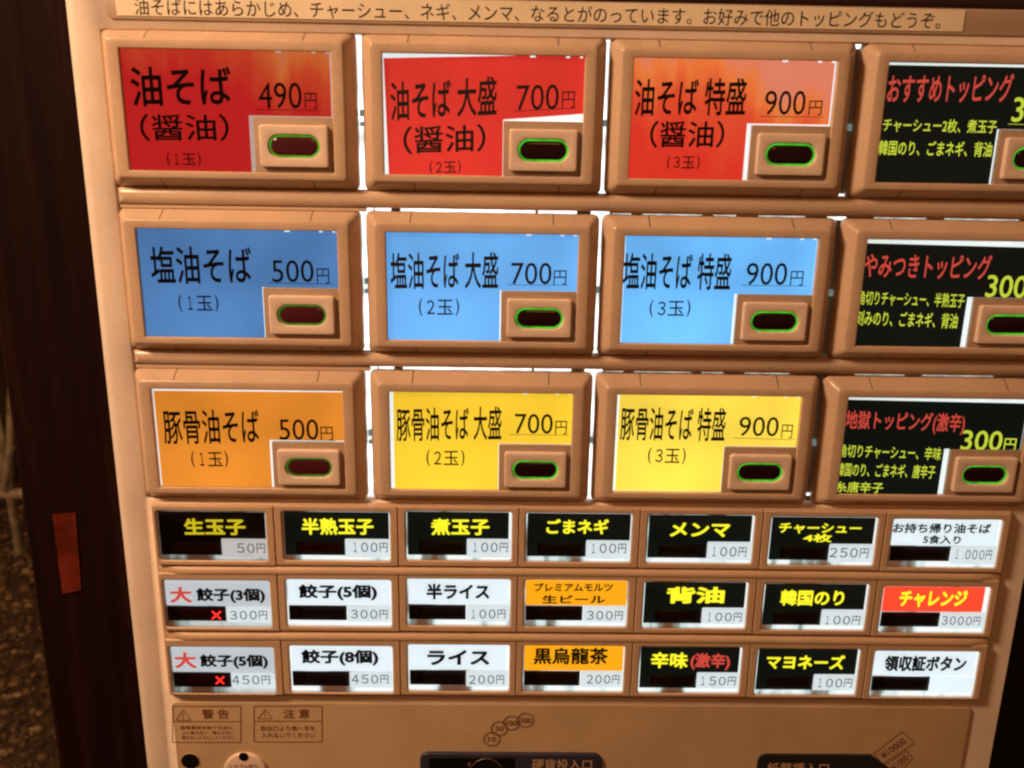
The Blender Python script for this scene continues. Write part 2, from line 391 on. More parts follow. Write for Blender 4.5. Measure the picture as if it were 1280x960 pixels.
for zz in (177.9, 90.9):
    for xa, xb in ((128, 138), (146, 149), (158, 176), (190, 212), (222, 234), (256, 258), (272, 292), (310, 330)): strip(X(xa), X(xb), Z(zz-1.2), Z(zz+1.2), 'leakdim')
for xa, xb in ((126, 136), (140, 146)): strip(X(xa), X(xb), Z(253.2), Z(254.5), 'leak')

def win(c, r): return BXL[c]*mm, BXR[c]*mm, BZB[r]*mm+H0, BZT[r]*mm+H0
BXL = [3.9, 133.0, 257.8, 385.2]; BXR = [107.6, 233.5, 359.5, 486.6]; BZT = [245.6, 157.7, 71.3]; BZB = [187.0, 100.2, 14.0]

# seven rails' worth of structure between the big button rows: two rails with light slits beside them
for i, (a_, b_) in enumerate(((169.2, 178.2), (83.2, 91.5))):
    r_ = MB(); slab(hx0+.0001, hx1-.0003, Z(a_), Z(b_), .0046, .0118, .0005, .0036, 2, r_)
    rl = obj('divider_rail', localise(r_, (.24, 0, Z((a_+b_)/2))).build(50), 'rail', MX, (.24, 0, Z((a_+b_)/2)))
    fl = MB(); lo = BZT[i+1]+4.7+5.2; hi = BZB[i]-3.8-5.2
    slab(hx0+.0004, X(122), Z(lo-.3), Z(a_)-.0001, .0065, .0116, .0003, .0004, 1, fl); slab(X(250), hx1-.0004, Z(a_-.75), Z(a_)-.0001, .0075, .0116, .0003, .0004, 1, fl); slab(hx0+.0004, hx1-.0004, Z(b_)+.0001, Z(max(hi-.25, b_+.3)), .0085, .0116, .0003, .0004, 1, fl)
    obj('rail_flange', fl.build(0), 'rail', rl)

def frame_mesh(x0, x1, z0, z1):
    fx, ft, fb = .0062, .0047, .0038
    def lp(k, y, r, kb=None): # k: 0 at the window edge .. 1 at the front rim, beyond: bevel distance
        return rr(x0-fx*k, x1+fx*k, z0-fb*k, z1+ft*k, r, y)
    def ob(d, y, r): return rr(x0-fx-d, x1+fx+d, z0-fb-d, z1+ft+d, r, y)
    L = [lp(0, .0021, .0004), lp(0, -.0004, .0004), lp(.06, -.0009, .0006), lp(.12, -.001, .0008), ob(-.0008, -.001, .0015), ob(-.0002, -.0008, .002), ob(.0003, -.0002, .0024),
         ob(.0016, .0018, .003), ob(.0029, .0038, .003), ob(.0042, .0058, .0032), ob(.0050, .0076, .0032), ob(.0052, .0090, .0032), ob(.0052, .0115, .0032)]
    return MB().loft(L)
PROF = [(0, -.001), (0, -.001), (.0003, -.0002), (.0016, .0018), (.0029, .0038), (.0042, .0058), (.0050, .0076), (.0052, .009)]
# one push button set, shared by all
PW, PH = .0400, .0272     # housing plate
pc = MB(); slab(-PW, 0, 0, PH, .0002, .0029, .0004, .0004, 2, pc); PLATE = pc.build(50)
cx_, cz_ = -.0196, .0130
def oval(w_, h_, y): return rr(cx_-w_/2, cx_+w_/2, cz_-h_/2, cz_+h_/2, h_/2, y, 8)
def rc(w_, h_, r, y): return rr(cx_-w_/2, cx_+w_/2, cz_-h_/2, cz_+h_/2, r, y, 8)
CAP = MB().loft([rc(.0345, .0208, .0014, .0003), rc(.0345, .0208, .0014, -.0016), rc(.0344, .0207, .0014, -.0020), rc(.0341, .0204, .0014, -.0023), rc(.0336, .0199, .0014, -.0025), rc(.0329, .0192, .0014, -.00258),
                 oval(.0272, .0127, -.0026), oval(.0266, .0121, -.0025), oval(.0261, .0116, -.0021), oval(.0258, .0113, -.0012), oval(.0254, .0109, -.0008)]).build(32)
RING = MB().loft([oval(.0255, .0110, -.0010), oval(.0251, .0106, -.0013), oval(.0241, .0096, -.0013), oval(.0234, .0089, -.0008)]).build(60)
LENS = MB().loft([oval(.0236, .0091, -.0009), oval(.0228, .0083, -.0013), oval(.0200, .0056, -.0015)], False, True).build(60)

Q = {}   # card outline slips: (left, right, top-left, top-right, bottom, notch left, notch top) in mm inside the window
BIG = {
 (0,0): dict(card='red1', sl=(0.0, 1.0, 0, 0, 0, 2.6, .6), L='red menu button marked 490 yen at the top left', T=[("油そば",163.5,108.5,289,107.5,50,.018),("490",323,119.5,377,119.5,33,0),("円",381,126,396,126,20,0),("（醤油）",175,159.5,286,159.5,34,.012),("(１玉)",208.5,199,251,199,17,0)], U=[(320,137,399,138)]),
 (0,1): dict(card='red2', sl=(0.3, .2, 2.6, .4, 0, .3, .8, 'tilt'), L='plain red menu button marked 700 yen with a crooked card', T=[("油そば 大盛",488,127,621,119.5,49,.016),("700",645.7,122.5,698.5,121,32,0),("円",702.5,125,718.5,124.5,21,0),("（醤油）",504,175.5,607,172,35,.014),("(２玉)",537,209.5,576,208.5,16.5,0)], U=[(643,139,720,135)]),
 (0,2): dict(card='red3', sl=(0.2, .8, 0, 0, 0, 2.4, .9), L='flame red menu button marked 900 yen in the top row', T=[("油そば 特盛",793.5,122,933,121,47,.016),("900",956,128.5,1007,128.5,30.5,0),("円",1011,135,1027.5,135,18.5,0),("（醤油）",812.5,168,905.5,168,34,.014),("(３玉)",834,203,874.6,203,17.5,0)], U=[(950,145.5,1029,146.5)]),
 (0,3): dict(card='blackcard', sl=(0, 0, 1.2, 1.2, 0, 1.2, .2), L='black topping menu button with red and yellow print in the top row', RT=[("おすすめトッピング",1110,111,1265.6,110,36,.016)], YT=[("チャーシュー2枚、煮玉子",1104,156,1246,158.5,17,.014),("韓国のり、ごまネギ、背油",1098.5,184.5,1240,187,19,.014),("300",1266,137,1320,138,31,.01),("円",1325,145,1341,146,18,.01)], UY=[(1260,155,1345,157.5)]),
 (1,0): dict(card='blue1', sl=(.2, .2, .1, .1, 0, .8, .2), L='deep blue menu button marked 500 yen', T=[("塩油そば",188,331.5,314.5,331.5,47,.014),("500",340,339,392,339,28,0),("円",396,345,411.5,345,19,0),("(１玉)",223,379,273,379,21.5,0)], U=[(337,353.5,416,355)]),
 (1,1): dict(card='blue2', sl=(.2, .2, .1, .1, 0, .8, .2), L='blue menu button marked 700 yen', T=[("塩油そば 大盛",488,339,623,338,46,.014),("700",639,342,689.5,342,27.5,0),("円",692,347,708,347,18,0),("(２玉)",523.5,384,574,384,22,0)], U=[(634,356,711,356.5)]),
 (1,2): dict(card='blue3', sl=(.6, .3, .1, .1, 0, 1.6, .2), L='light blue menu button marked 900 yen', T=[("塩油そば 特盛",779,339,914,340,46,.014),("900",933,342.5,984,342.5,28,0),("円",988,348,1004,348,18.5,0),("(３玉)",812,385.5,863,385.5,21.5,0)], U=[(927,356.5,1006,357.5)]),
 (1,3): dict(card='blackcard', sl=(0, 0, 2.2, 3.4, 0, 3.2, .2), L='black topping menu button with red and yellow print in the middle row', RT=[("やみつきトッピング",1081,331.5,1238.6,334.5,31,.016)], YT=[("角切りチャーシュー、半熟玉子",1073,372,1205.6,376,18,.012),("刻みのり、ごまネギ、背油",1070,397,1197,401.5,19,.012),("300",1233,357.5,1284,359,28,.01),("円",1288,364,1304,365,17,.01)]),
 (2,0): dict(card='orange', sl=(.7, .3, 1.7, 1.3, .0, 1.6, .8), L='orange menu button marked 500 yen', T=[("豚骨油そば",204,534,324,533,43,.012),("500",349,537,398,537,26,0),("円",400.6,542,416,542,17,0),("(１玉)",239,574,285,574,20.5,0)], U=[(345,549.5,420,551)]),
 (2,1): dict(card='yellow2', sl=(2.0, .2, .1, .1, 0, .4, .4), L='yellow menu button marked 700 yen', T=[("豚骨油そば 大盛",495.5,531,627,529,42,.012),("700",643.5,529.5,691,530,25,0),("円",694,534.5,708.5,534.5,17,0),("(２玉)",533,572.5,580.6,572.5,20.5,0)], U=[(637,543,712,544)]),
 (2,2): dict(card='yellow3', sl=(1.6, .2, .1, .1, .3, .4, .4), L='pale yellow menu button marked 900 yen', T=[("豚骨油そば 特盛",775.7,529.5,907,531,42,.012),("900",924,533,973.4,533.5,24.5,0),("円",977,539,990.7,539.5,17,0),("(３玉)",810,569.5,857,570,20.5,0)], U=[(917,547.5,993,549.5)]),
 (2,3): dict(card='blackcard', sl=(0, .4, 1.9, 2.9, 0, 3.2, .2), L='black topping menu button with red and yellow print in the bottom row', RT=[("地獄トッピング(激辛)",1057,526,1206,530.5,27,.016)], YT=[("角切りチャーシュー、辛味",1049,563,1176.5,567.5,16.5,.012),("韓国のり、ごまネギ、唐辛子",1046,586.5,1169,590,17,.012),("糸唐辛子",1044.5,608.3,1104,609.8,13.5,.012),("300",1202,550,1253,551.5,25,.01),("円",1255,555.5,1270,556,15.5,.01)]),
}
Y_DIF, Y_CARD, Y_INK, Y_GLASS = .0020, .0016, .00150, .0006
for (r, c), D in BIG.items():
    x0, x1, z0, z1 = win(c, r); ctr = ((x0+x1)/2, 0, (z0+z1)/2); lc = Vector(ctr)
    fr = obj('menu_button', localise(frame_mesh(x0, x1, z0, z1), ctr).build(35), 'frame', MX, ctr, D['L'])
    # seams of the clipped-on frame cover
    for sx, top in ((x0+.0125, 1), (x1-.0135, 1), (x0+.0150, 0), (x1-.0110, 0)):
        sm = MB(); hw = .00021; eps = .00006; pts = []
        if top: pts = [(z1+.0003, -.001)]+[(z1+.0047+d, y) for d, y in PROF[2:]]
        else: pts = [(z0-.0003, -.001)]+[(z0-.0038-d, y) for d, y in PROF[2:]]
        for k in range(len(pts)-1):
            (za, ya), (zc, yc) = pts[k], pts[k+1]; s1 = .0016*(k/7)**1.5 * (1 if top else -1)*.3; s2 = .0016*((k+1)/7)**1.5*(1 if top else -1)*.3
            dz = eps*(1 if top else -1)
            sm.quad((sx-hw+s1, ya-eps, za+dz), (sx+hw+s1, ya-eps, za+dz), (sx+hw+s2, yc-eps, zc+dz), (sx-hw+s2, yc-eps, zc+dz))
        obj('seam', localise(sm, ctr).build(0), 'seam', fr, ctr)
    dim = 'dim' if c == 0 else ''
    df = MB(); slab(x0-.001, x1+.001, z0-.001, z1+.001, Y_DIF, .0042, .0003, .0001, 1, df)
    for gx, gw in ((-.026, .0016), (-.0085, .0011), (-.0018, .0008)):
        poly(df, [(x1+gx-gw, z1), (x1+gx+gw, z1), (x1+gx+gw*.8, z1-.0008), (x1+gx-gw*.7, z1-.0009)], .0010)  # tiny glowing chips before the card, painted-in white glints
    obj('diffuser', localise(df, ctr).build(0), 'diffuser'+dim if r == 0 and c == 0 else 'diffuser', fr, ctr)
    # card with the corner cut out for the push button
    sl = [v*mm if not isinstance(v, str) else v for v in D['sl']]; nl, nt_ = x1-PW-sl[5], z0+PH+sl[6]
    cm = MB(); e = -.0008
    for q_ in (0, 1, 2, 3, 4):
        if sl[q_] > .0002: sl[q_] -= e
    if len(sl) > 7:
        pts = [(x0+.0004, z1-.0024), (x1-e, z1+.0012), (x1-e, z0+PH+.0042), (nl, z0+PH+.0007), (nl, z0+e), (x0+.0020, z0+e)]
    else:
        pts = [(x0+sl[0]+e, z1-sl[2]-e), (x1-sl[1]-e, z1-sl[3]-e), (x1-sl[1]-e, nt_), (nl, nt_), (nl, z0+sl[4]+e), (x0+sl[0]+e, z0+sl[4]+e)]
    ring = [(x, Y_CARD, z) for x, z in pts]; cm.loft([[(x, y+.0003, z) for x, y, z in ring], ring], True, True)
    obj('menu_card', localise(cm, ctr).build(0), D['card'], fr, ctr)
    for key, mat in (('T', 'ink'), ('RT', 'redink'), ('YT', 'yellowink')):
        if key not in D: continue
        tm = MB()
        for t in D[key]:
            if t[0].startswith('(') and t[0].endswith('玉)'):   # ( n 玉 ) spaced as on the print
                _, xa, ya, xb, yb, hh_, of = t; f_ = lambda u: (xa+(xb-xa)*u, ya+(yb-ya)*u); one = t[0][1] == '１'
                for ch, u0, u1, hs in (('(', 0, .09, 1), (t[0][1], .235 if one else .20, .35 if one else .39, .80), ('玉', .45, .85, .86), (')', .91, 1, 1)):
                    put_text(tm, ch, *f_(u0), *f_(u1), hh_*hs, off=.008, y=Y_INK)
            else: put_text(tm, *t[:6], off=t[6], y=Y_INK)
        for u in D.get('U', []) if key == 'T' else (D.get('UY', []) if key == 'YT' else []): line(tm, u[:2], u[2:], .00028, Y_INK)
        me_ = bpy.data.meshes.new('lettering'); me_.from_pydata([tuple(v-lc) for v in tm.v], [], tm.f)
        obj('lettering', me_, mat, fr, ctr)
    gm = MB(); gm.quad((x0+.0001, Y_GLASS, z0+.0001), (x1-.0001, Y_GLASS, z0+.0001), (x1-.0001, Y_GLASS, z0+PH+.0001), (x1-.0001, Y_GLASS, z1-.0001), (x0+.0001, Y_GLASS, z1-.0001))
    gm = MB(); nx = x1-PW-.0001; pts = [(x0+.0001, z0+.0001), (nx, z0+.0001), (nx, z0+PH+.0001), (x1-.0001, z0+PH+.0001), (x1-.0001, z1-.0001), (x0+.0001, z1-.0001)]
    poly(gm, pts, Y_GLASS); obj('glass_cover', localise(gm, ctr).build(0), 'clear', fr, ctr)
    cr = (x1-.0001, 0, z0+.0001)
    obj('button_housing', PLATE, 'housing', fr, cr); obj('push_button', CAP, 'cap', fr, cr)
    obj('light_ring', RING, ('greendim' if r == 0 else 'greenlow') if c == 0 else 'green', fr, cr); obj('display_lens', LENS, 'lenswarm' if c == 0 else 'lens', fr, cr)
# clips that interrupt the light in the column gaps
CLIP = MB(); slab(-.0018, .0018, -.0022, .0022, .0095, .0124, .0008, .0004, 2, CLIP); CLIP = CLIP.build()
for c in range(3):
    gx = (BXR[c]+BXL[c+1])/2*mm
    for r in range(3):
        for dz in (.030, .0245) if c == 0 else (.027,):
            o = obj('clip', CLIP, 'clip', MX, (gx+.0004, 0, BZB[r]*mm+H0+dz)); o.scale = (.62, 1, .8 if dz > .026 else .5)

# ------------------------------------------------------------------ small keys
SXL = [.0, 70.9, 141.0, 209.5, 279.2, 349.8, 420.0]; SXR = [61.4, 131.7, 201.2, 269.9, 340.2, 411.2, 483.2]
SZT = [(-.9, -.3, .5, .3, .1, -.5, -1.2), (-44.0, -42.9, -41.8, -41.8, -42.3, -42.8, -44.0), (-87.6, -86.3, -84.9, -84.9, -85.2, -85.9, -86.8)]
SH = 31.0
kb = MB(); slab(X(-3.6), X(489.5), Z(-122.3), Z(3.6), .0026, .0055, .002, .0012, 3, kb)
obj('key_board', localise(kb, (.24, 0, Z(-60))).build(50), 'cell', MX, (.24, 0, Z(-60)))
for a_ in (-37.6, -80.5):
    rb = MB()
    n = 40; L = []
    for i in range(n+1):
        u = i/n; xx = X(-2.6)+(X(488.6)-X(-2.6))*u; sag = -.0011*(2*u-1)**2
        L.append([(xx, .0027, Z(a_-3.1)+sag), (xx, .0010, Z(a_-2.8)+sag), (xx, .0001, Z(a_-1.8)+sag), (xx, -.0003, Z(a_-.4)+sag), (xx, -.0003, Z(a_+.6)+sag), (xx, .0002, Z(a_+2.0)+sag), (xx, .0012, Z(a_+2.9)+sag), (xx, .0027, Z(a_+3.1)+sag)])
    L[0] = [(x, .0027, z) for x, y, z in L[0]]; L[-1] = [(x, .0027, z) for x, y, z in L[-1]]
    rb.loft(L, True, True)
    obj('divider_rib', localise(rb, (.24, 0, Z(a_))).build(50), 'cell', MX, (.24, 0, Z(a_)))
K = {}
def key(r, c, label, card, T, price, pt=None, red=None, redx=False, line_=True, t2=None):
    K[(r, c)] = (label, card, T, price, pt, red, redx)
def k(r, c, what, kind, T, price, red=None, redx=False): K[(r, c)] = (what, kind, T, price, red, redx)
k(0,0,'black key marked 50 yen','bd',[("生玉子",230,658.5,307,658.5,21)],("５０円",294.6,685,332.4,685.5,12))
k(0,1,'black key with four large yellow letters','b',[("半熟玉子",377,658,467,658,21)],("１００円",438,684,485.4,684.5,12))
k(0,2,'black key with a white right edge','b',[("煮玉子",538.6,658.5,612,658.5,21)],("１００円",588,684,635.6,684.5,12))
k(0,3,'black key right of three letter black key','b',[("ごまネギ",683,658,761,658.5,19)],("１００円",736,685.5,783.6,685.5,12))
k(0,4,'black key with three yellow katakana letters','b',[("メンマ",837.5,662,912.7,662.5,18)],("１００円",887,689.5,934,690,12))
k(0,5,'black key marked 250 yen with two lines of print','b',[("チャーシュー",973.8,660,1077,661,13),("4枚",1004,672.2,1040,672.7,10.5)],("２５０円",1035.6,690.5,1086.6,691.5,12))
k(0,6,'white key marked 1,000 yen','w',[("お持ち帰り油そば",1116.4,660,1238.6,661,12.5),("5食入り",1154,674,1201,675,11)],("１，０００円",1192,692.5,1240.4,694,12))
k(1,0,'white key with a red letter, marked 300 yen','wd',[("餃子(3個)",245.4,744.5,331.3,744.5,19)],("３００円",285.7,769,335,769,11),[("大",212,743.5,239.7,743.5,20)],(265,764,276,774))
k(1,1,'white key marked 300 yen','w',[("餃子(5個)",373,740.5,471.4,740.5,20)],("３００円",437,767.5,485.4,768,11))
k(1,2,'white key with four bold letters marked 100 yen','w',[("半ライス",533,739.5,612,739.5,20)],("１００円",586,767.5,632.7,767.5,11))
k(1,3,'orange key marked 300 yen with two lines of print','o',[("プレミアムモルツ",668,734,766,734,10.5),("生ビール",677.6,749,756.7,749,10.5)],("３００円",732,769,779.3,769.5,11))
k(1,4,'black key with two bold yellow letters','b',[("背油",833,744,906,744,21)],("１００円",881,771,928,771.5,11))
k(1,5,'black key right of the two letter black key','b',[("韓国のり",975.6,747,1055.4,747.5,20)],("１００円",1028.4,775,1076,775.5,11))
k(1,6,'red key with yellow letters marked 3000 yen','r',[("チャレンジ",1124.4,748.5,1209,748.5,21)],("３０００円",1176,775.5,1226,776.5,11))
k(2,0,'white key with a red letter, marked 450 yen','wd',[("餃子(5個)",249.7,827,335,827,18)],("４５０円",288.5,850,338.5,850,11),[("大",218,825.5,245.4,825.5,20)],(270,845.7,280,855))
k(2,1,'white key marked 450 yen','w',[("餃子(8個)",376.6,822,473,822,20)],("４５０円",438,849,486.5,849,11))
k(2,2,'white key with three bold letters marked 200 yen','w',[("ライス",534,822,612,822,19)],("２００円",584.6,849.5,631,849.5,11))
k(2,3,'orange key marked 200 yen','o',[("黒烏龍茶",667,820,760,820,21)],("２００円",732,849,775,849.5,11))
k(2,4,'black key marked 150 yen with yellow and red letters','b',[("辛味",813.5,825,860,825.5,20)],("１５０円",873,851,920.6,851.5,11),[("(激辛)",863,826.5,912.7,827.5,21)])
k(2,5,'black key with five yellow katakana letters','b',[("マヨネーズ",958.3,827,1056,828,18)],("１００円",1019.4,853.5,1066,854,11))
k(2,6,'white receipt key without a price','w',[("領収証ボタン",1105.7,829,1208,830,20)],None)
cellmid = [-2.4]+[(SXR[i]+SXL[i+1])/2 for i in range(6)]+[487.6]
for (r, c), (what, kind, T, price, red, redx) in K.items():
    x0, x1 = SXL[c]*mm, SXR[c]*mm; z1 = SZT[r][c]*mm+H0; z0 = z1-SH*mm; z0 = z1-(30.2 if r < 2 else 31.2)*mm; ctr = ((x0+x1)/2, 0, (z0+z1)/2); W, Hh = x1-x0, z1-z0
    a, b_ = cellmid[c]*mm+.00025, cellmid[c+1]*mm-.00025; zc_ = Z((.5, -41.8, -84.9)[r]-1.3*(((x0+x1)/2-.24)/.24)**2*.9); zt_, zb_ = zc_+.0030, zc_-.0338; R = .0014
    L = [rr(a, b_, zb_, zt_, .0004, .0028), rr(a, b_, zb_, zt_, .0004, .0006), rr(a+.0004, b_-.0004, zb_+.0004, zt_-.0004, .0004, .0001),
         rr(x0-.0009, x1+.0009, z0-.0009, z1+.0009, R+.0008, .0001), rr(x0-.0001, x1+.0001, z0-.0001, z1+.0001, R, .0007), rr(x0-.0001, x1+.0001, z0-.0001, z1+.0001, R, .0028)]
    kf = obj('menu_key', localise(MB().loft(L), ctr).build(35), 'cell', MX, ctr, what)
    dimk = kind.endswith('d'); kk = kind[0]
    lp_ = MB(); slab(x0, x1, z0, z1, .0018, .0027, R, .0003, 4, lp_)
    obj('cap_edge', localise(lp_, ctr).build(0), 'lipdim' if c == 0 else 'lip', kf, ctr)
    ym = z1-Hh*.555; yl = z0+Hh*.085; e = .0005; rt = .0016 if c in (2,) else (.0012 if c > 3 else .0006); lt = .0007
    if (r, c) == (1, 6): rt = .0028
    xm = x0+W*.575; yy = .0015
    cardm = {'b': 'blackcard', 'w': 'whitecard', 'o': 'orangekey', 'r': 'redkey'}[kk]
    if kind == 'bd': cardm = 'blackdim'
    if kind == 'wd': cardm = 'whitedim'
    cdm = MB(); bot = ym if kk != 'b' else yl+.0002
    pts = rr(x0+lt, x1-rt, bot, z1-e, .0004, yy, 2); cdm.loft([[(x, y+.0002, z) for x, y, z in pts], pts], True, True)
    obj('menu_card', localise(cdm, ctr).build(0), cardm, kf, ctr)
    pm = MB(); pt = rr(xm, x1-e*.6, yl-(.001 if r == 0 else 0), ym-.00015, .0008 if True else 0, yy-.0002, 3)
    pm.loft([[(x, y+.00015, z) for x, y, z in pt], pt], True, True)
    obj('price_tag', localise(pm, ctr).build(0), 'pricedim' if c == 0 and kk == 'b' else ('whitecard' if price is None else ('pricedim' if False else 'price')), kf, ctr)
    dm = MB(); dx0 = x0+(W*.115 if kk == 'b' else .0008)
    slab(dx0, xm-.0004, z0+Hh*.12, ym-.0004-(.0016 if kk == 'b' else 0), .0009, .0016, .0003, .0004, 2, dm)
    dsp = obj('display', localise(dm, ctr).build(50), 'display', kf, ctr)
    dm = MB(); slab(max(dx0, x0+W*.13)+.0008, xm-.0015, z0+Hh*.12+.0016, ym-.0004-(.0014 if kk == 'b' else 0)-.0012, .00075, .00085, .0003, .0001, 2, dm)
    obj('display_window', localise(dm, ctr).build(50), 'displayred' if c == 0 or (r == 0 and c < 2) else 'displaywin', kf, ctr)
    def letter(items, mat, off, yv=.0012):
        tm = MB()
        for t in items: put_text(tm, *t, off=off, y=yv)
        m_ = bpy.data.meshes.new('lettering'); lc = Vector(ctr); m_.from_pydata([tuple(v-lc) for v in tm.v], [], tm.f)
        obj('lettering', m_, mat, kf, ctr)
    letter(T, {'b': 'yellowdim' if dimk else 'yellowkey', 'w': 'ink', 'o': 'ink', 'r': 'yellowkey'}[kk], .030 if kk == 'o' or len(T) > 1 else (.046 if kk != 'b' or (r, c) == (1, 4) else .036))
    if price:
        s_, xa, ya, xb, yb, hp_ = price; adv = [(.55 if ch == '，' else 1) for ch in s_]; tot = sum(adv); u = 0; its = []
        for ch, ad in zip(s_, adv):
            wch = {'１': .34, '，': .12, '円': .86}.get(ch, .74)*1.0; m0 = (u+ad/2)/tot; hw = wch/2/tot
            f_ = lambda t: (xa+(xb-xa)*t, ya+(yb-ya)*t); p_, q_ = f_(m0-hw), f_(m0+hw); dy = hp_*.42 if ch == '，' else 0
            its.append((ch, p_[0], p_[1]+dy, q_[0], q_[1]+dy, hp_*(.25 if ch == '，' else 1))); u += ad
        letter(its, 'greyink', .010)
    if red: letter(red, 'redink', .04)
    if redx:
        tm = MB(); p1, p2, p3, p4 = redx; line(tm, (p1, p2), (p3, p4), .0011, .0006); line(tm, (p1, p4), (p3, p2), .0011, .00059)
        obj('led_cross', localise(tm, ctr).build(0), 'led', kf, ctr)
    if kk != 'b' and price:
        tm = MB(); tm.quad((x0+lt, .00125, ym), (x1-e, .00125, ym), (x1-e, .00125, ym-.00015), (x0+lt, .00125, ym-.00015)); obj('divider_line', localise(tm, ctr).build(0), 'greyink', kf, ctr)
    gm = MB().loft([rr(x0, x1, z0, z1, R, .0014, 4), rr(x0, x1, z0, z1, R, .0007, 4), rr(x0+.0006, x1-.0006, z0+.0006, z1-.0006, R, .0003, 4)], False, True)
    obj('key_cap', localise(gm, ctr).build(50), 'clear', kf, ctr)

# ------------------------------------------------------------------ header and lower panel
hd = MB(); slab(X(-2.8), X(497), Z(259.2), Z(271.6), .0040, .0053, .004, .0006, 5, hd)
hp = obj('header_panel', localise(hd, (.24, 0, Z(265))).build(50), 'housing', MX, (.24, 0, Z(265)))
hb = MB(); slab(bx0-.003, bx1+.03, P(1240, 10.5, .003)[1], Z(345), .003, .0048, .002, .002, 2, hb)
obj('header_band', localise(hb, (.24, 0, Z(300))).build(50), 'header', MX, (.24, 0, Z(300)))
YN = .0036
a = P(146, 19.5, YN); b_ = P(1203.5, 39.5, YN); c1 = P(1206, 12.5, YN)
nb = MB(); slab(a[0], b_[0], (a[1]+b_[1])/2, c1[1], YN, .00395, .0002, .0001, 1, nb)
ctr = Vector(((a[0]+b_[0])/2, YN, (a[1]+c1[1])/2))
no = obj('notice_strip', localise(nb, ctr).build(0), 'paper', None, ctr)
thing(no, 'long cream paper strip with a line of black Japanese text above the buttons', 'notice')
tm = MB(); put_text(tm, "油そばにはあらかじめ、チャーシュー、ネギ、メンマ、なるとがのっています。お好みで他のトッピングもどうぞ。", 168, 8, 1176, 26, 21.5, -.004, YN-.0001)
m_ = bpy.data.meshes.new('lettering'); m_.from_pydata([tuple(v-ctr) for v in tm.v], [], tm.f); obj('lettering', m_, 'ink', no, ctr)

YP = .0034
lp_ = MB(); pz1 = P(600, 880, YP)[1]; slab(X(-3.0), X(486.5), Z(-420), pz1, YP, .0053, .0035, .0009, 5, lp_)
lpo = obj('lower_panel', localise(lp_, (.24, 0, Z(-200))).build(50), 'lower', MX, (.24, 0, Z(-200)))
YT = YP-.00015
def printing(name, build, mat, parent, c):
    tm = MB(); build(tm); m_ = bpy.data.meshes.new(name); c = Vector(c); m_.from_pydata([tuple(v-c) for v in tm.v], [], tm.f); return obj(name, m_, mat, parent, c)
def box_lines(tm, x0, y0, x1, y1, ymid, wd=.0006):
    e = .6
    for p, q in (((x0, y0), (x1, y0)), ((x1, y0), (x1, y1)), ((x1, y1), (x0, y1)), ((x0, y1), (x0, y0))): line(tm, p, q, wd, YT)
    line(tm, (x0, ymid), (x1, ymid), wd, YT)
def warn1(tm):
    box_lines(tm, 215.8, 883, 301, 928, 902)
    for p, q in (((220, 900), (229, 887.5)), ((229, 887.5), (238.5, 900)), ((238.5, 900), (220, 900)), ((229, 891), (229, 896.5)), ((229, 897.6), (229, 898.8))): line(tm, p, q, .0005, YT)
    put_text(tm, "警 告", 252.5, 892.5, 286, 892.5, 12, .02, YT)
    for s, x, y_, x2 in (("感電事故を防ぐために", 225, 909.5, 291), ("上に乗らない、揺らさない", 227, 915.8, 292), ("倒さないようにしてください", 227, 922, 293)): put_text(tm, s, x, y_, x2, y_, 4.6, .01, YT)
def warn2(tm):
    box_lines(tm, 317.5, 882.8, 402.5, 927.5, 901.5)
    for p, q in (((322.5, 898.5), (331.5, 887)), ((331.5, 887), (340, 898.5)), ((340, 898.5), (322.5, 898.5)), ((331.3, 890), (331.3, 895)), ((331.3, 896.2), (331.3, 897.4))): line(tm, p, q, .0005, YT)
    put_text(tm, "注 意", 354, 892, 387, 892, 12, .02, YT)
    for s, x, y_, x2 in (("取出口より奥へ手を", 325.5, 910.5, 394), ("入れないでください", 326.5, 919, 394)): put_text(tm, s, x, y_, x2, y_, 6.6, .012, YT)
printing('warning_print', warn1, 'brownink', lpo, (.03, 0, Z(-135))); printing('warning_print', warn2, 'brownink', lpo, (.08, 0, Z(-135)))
def circ(tm, px, py, rad, wd):
    cx, cz = P(px, py, YT); n = 32; b = len(tm.v)
    for i in range(n):
        t = 2*math.pi*i/n
        for r_ in (rad-wd/2, rad+wd/2): tm.v.append(Vector((cx+r_*math.cos(t), YT, cz+r_*math.sin(t))))
    for i in range(n): j = (i+1) % n; tm.f.append((b+2*i, b+2*i+1, b+2*j+1, b+2*j))
def coins(tm):
    for x, y_, s in ((615, 924, "10"), (624.3, 911, "50"), (639.5, 904, "100"), (657, 900.5, "500")):
        circ(tm, x, y_, .0051, .00055); circ(tm, x, y_, .0043, .0002); hw = 5 if len(s) == 2 else 6.8; put_text(tm, s, x-hw, y_, x+hw, y_, 6.5, .02, YT-.00002)
printing('coin_print', coins, 'brownink', lpo, (.19, 0, Z(-140)))
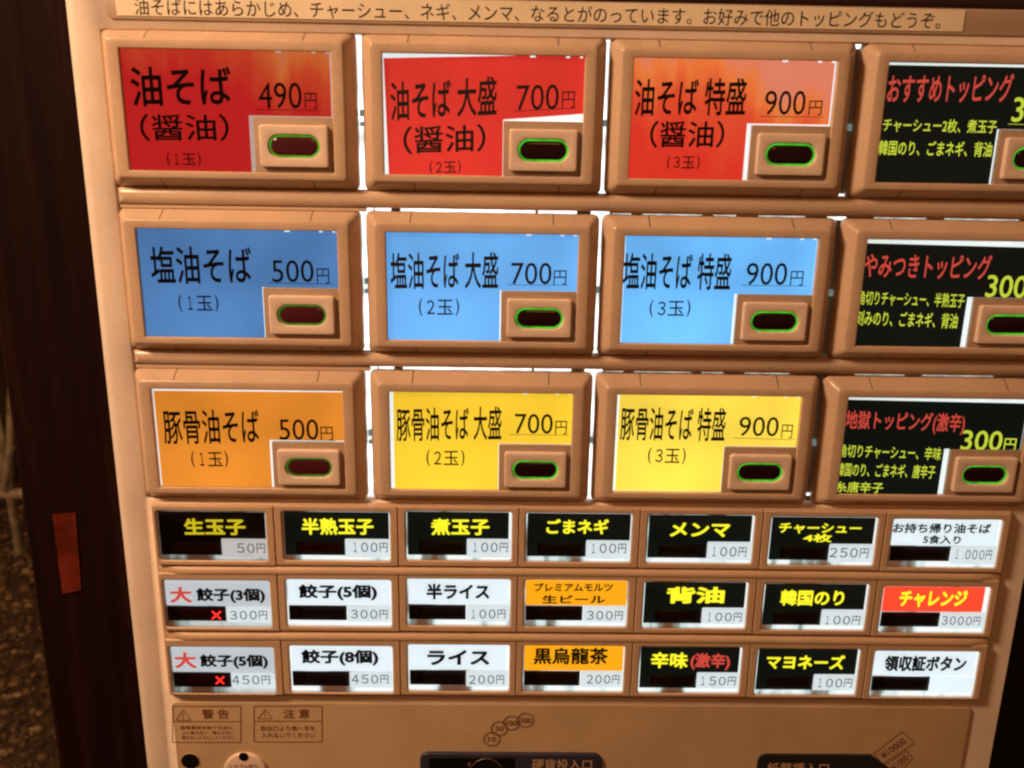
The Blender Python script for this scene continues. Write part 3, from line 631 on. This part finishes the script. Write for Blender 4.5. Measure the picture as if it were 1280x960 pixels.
# hole and lock disc
hx, hz = P(238, 951.5, YP); hm = MB(); circ3 = lambda r_, y: [(r_*math.cos(2*math.pi*i/28), y, r_*math.sin(2*math.pi*i/28)) for i in range(28)]
hm.loft([circ3(.0062, -.0001), circ3(.0057, -.0004), circ3(.0054, .0000)], False, False); obj('hole_rim', hm.build(), 'lower', lpo, (hx, YP, hz))
hm = MB(); hm.loft([circ3(.0056, .0), circ3(.0055, -.0002)], False, True); obj('key_hole', hm.build(0), 'hole', lpo, (hx, YP, hz))
dx, dz_ = P(307.5, 963, YP); dm = MB(); dm.loft([circ3(.0134, 0), circ3(.0134, -.0016), circ3(.0130, -.0021), circ3(.0122, -.0023)], False, True)
ld = obj('lock_disc', dm.build(), 'cap', lpo, (dx, YP, dz_))
tx, tz = P(304.5, 945.8, YP-.0023); dm = MB(); dm.loft([circ3(.0030, -.0001), circ3(.0029, -.0003)], False, True); obj('screw_hole', dm.build(), 'hole', ld, (tx, YP-.0023, tz))
YTs = YT; 
printing('lettering', lambda tm: put_text(tm, "トラブル窓口", 287, 958.5, 322, 958.5, 6, .01, YP-.0024), 'brownink', ld, (dx, 0, dz_))
# coin slot
ax, az = P(525, 939, YP); bx_, _ = P(752.5, 939, YP); ctr = ((ax+bx_)/2, YP, az-.03)
cm = MB(); slab(ax, bx_, az-.062, az, YP-.0022, YP+.0001, .0055, .0009, 6, cm); cs = obj('coin_slot_plate', localise(cm, ctr).build(50), 'navy', lpo, ctr)
ex, ez = P(536, 946, YP-.0022); fx_, _ = P(644, 946, YP-.0022)
cm = MB(); Lr = [rr(ex, fx_, ez-.046, ez, .001, YP-.00225), rr(ex+.0004, fx_-.0004, ez-.0456, ez-.0004, .001, YP-.0026), rr(ex+.001, fx_-.001, ez-.045, ez-.001, .001, YP-.0024)]
cm.loft(Lr, False, True); obj('coin_slot_window', localise(cm, ctr).build(), 'hole', cs, ctr)
pts = [P(590+24*math.sin(t_)+18, 975-26.5*math.cos(t_), YP-.003) for t_ in [(-1.3+2.6*i/16) for i in range(17)]]
obj('coin_guide', localise(tube([(x, YP-.0030, z) for x, z in pts], .0005, 8), ctr).build(), 'metal', cs, ctr)
kx, kz = P(587, 956, YP-.003); km = MB(); km.loft([circ3(.0014, 0), circ3(.0012, -.0008), circ3(.0005, -.0012)], False, True); obj('screw', km.build(), 'metal', cs, (kx, YP-.0026, kz))
printing('lettering', lambda tm: put_text(tm, "硬貨投入口", 665, 955.5, 740, 956, 13.5, .012, YP-.00235), 'tanink', cs, ctr)
# banknote slot
ax, az = P(947.5, 941.5, YP); bx_ = ax+.1; ctr = ((ax+bx_)/2, YP, az-.03); e1 = P(1088, 942, YP); e2 = P(1120, 975, YP)
ring = [p for p in rr(ax, e2[0]+.01, az-.062, az, .0055, 0, 6)]
ring = [(x, 0, z) for x, _, z in ring if not (x > e1[0] and z > az-.02)]
ring = [(e2[0]+.01, 0, az-.022), (e1[0], 0, az)] + [p for p in ring]
ring = sorted(ring, key=lambda p: math.atan2(p[2]-(az-.03), p[0]-(ax+.04)))
bm_ = MB(); bm_.loft([[(x, YP+.0001, z) for x, y, z in ring], [(x, YP-.0018, z) for x, y, z in ring]], False, True)
bs = obj('bill_slot_plate', localise(bm_, ctr).build(30), 'blackplate', lpo, ctr)
printing('lettering', lambda tm: put_text(tm, "紙幣挿入口", 959, 960, 1036, 961, 14, .012, YP-.00195), 'tanink', bs, ctr)
def note(tm, A, B, C_, D_, s):
    for p, q in ((A, B), (B, C_), (C_, D_), (D_, A)): line(tm, p, q, .0006, YT)
    m1 = ((A[0]+D_[0])/2, (A[1]+D_[1])/2); m2 = ((B[0]+C_[0])/2, (B[1]+C_[1])/2)
    l = lambda t: (m1[0]+(m2[0]-m1[0])*t, m1[1]+(m2[1]-m1[1])*t); u, v = l(.12), l(.88)
    V, Fc = glyph_mesh(s, .02); x0 = min(a[0] for a in V); x1 = max(a[0] for a in V); y0 = min(a[1] for a in V); y1 = max(a[1] for a in V)
    a = Vector(P(*u, YT)); b = Vector(P(*v, YT)); d = b-a; nrm = Vector((-d.y, d.x)).normalized()*.0048; base = len(tm.v)
    for k_, (ox, oy) in enumerate(heavy(.02)):
        base = len(tm.v)
        for q_ in V:
            t = (q_[0]+ox-x0)/(x1-x0); w_ = (q_[1]+oy-y0)/(y1-y0)-.5; p = a+d*t+nrm*w_; tm.v.append(Vector((p.x, YT-.00002-k_*6e-6, p.y)))
        for f in Fc: tm.f.append(tuple(base+i for i in f))
printing('banknote_print', lambda tm: (note(tm, (1092, 942), (1128, 914.6), (1143, 929), (1103, 955), "¥10000"), note(tm, (1107, 956), (1132.5, 938.5), (1141, 948), (1117, 972), "¥1000")), 'brownink', lpo, ctr)
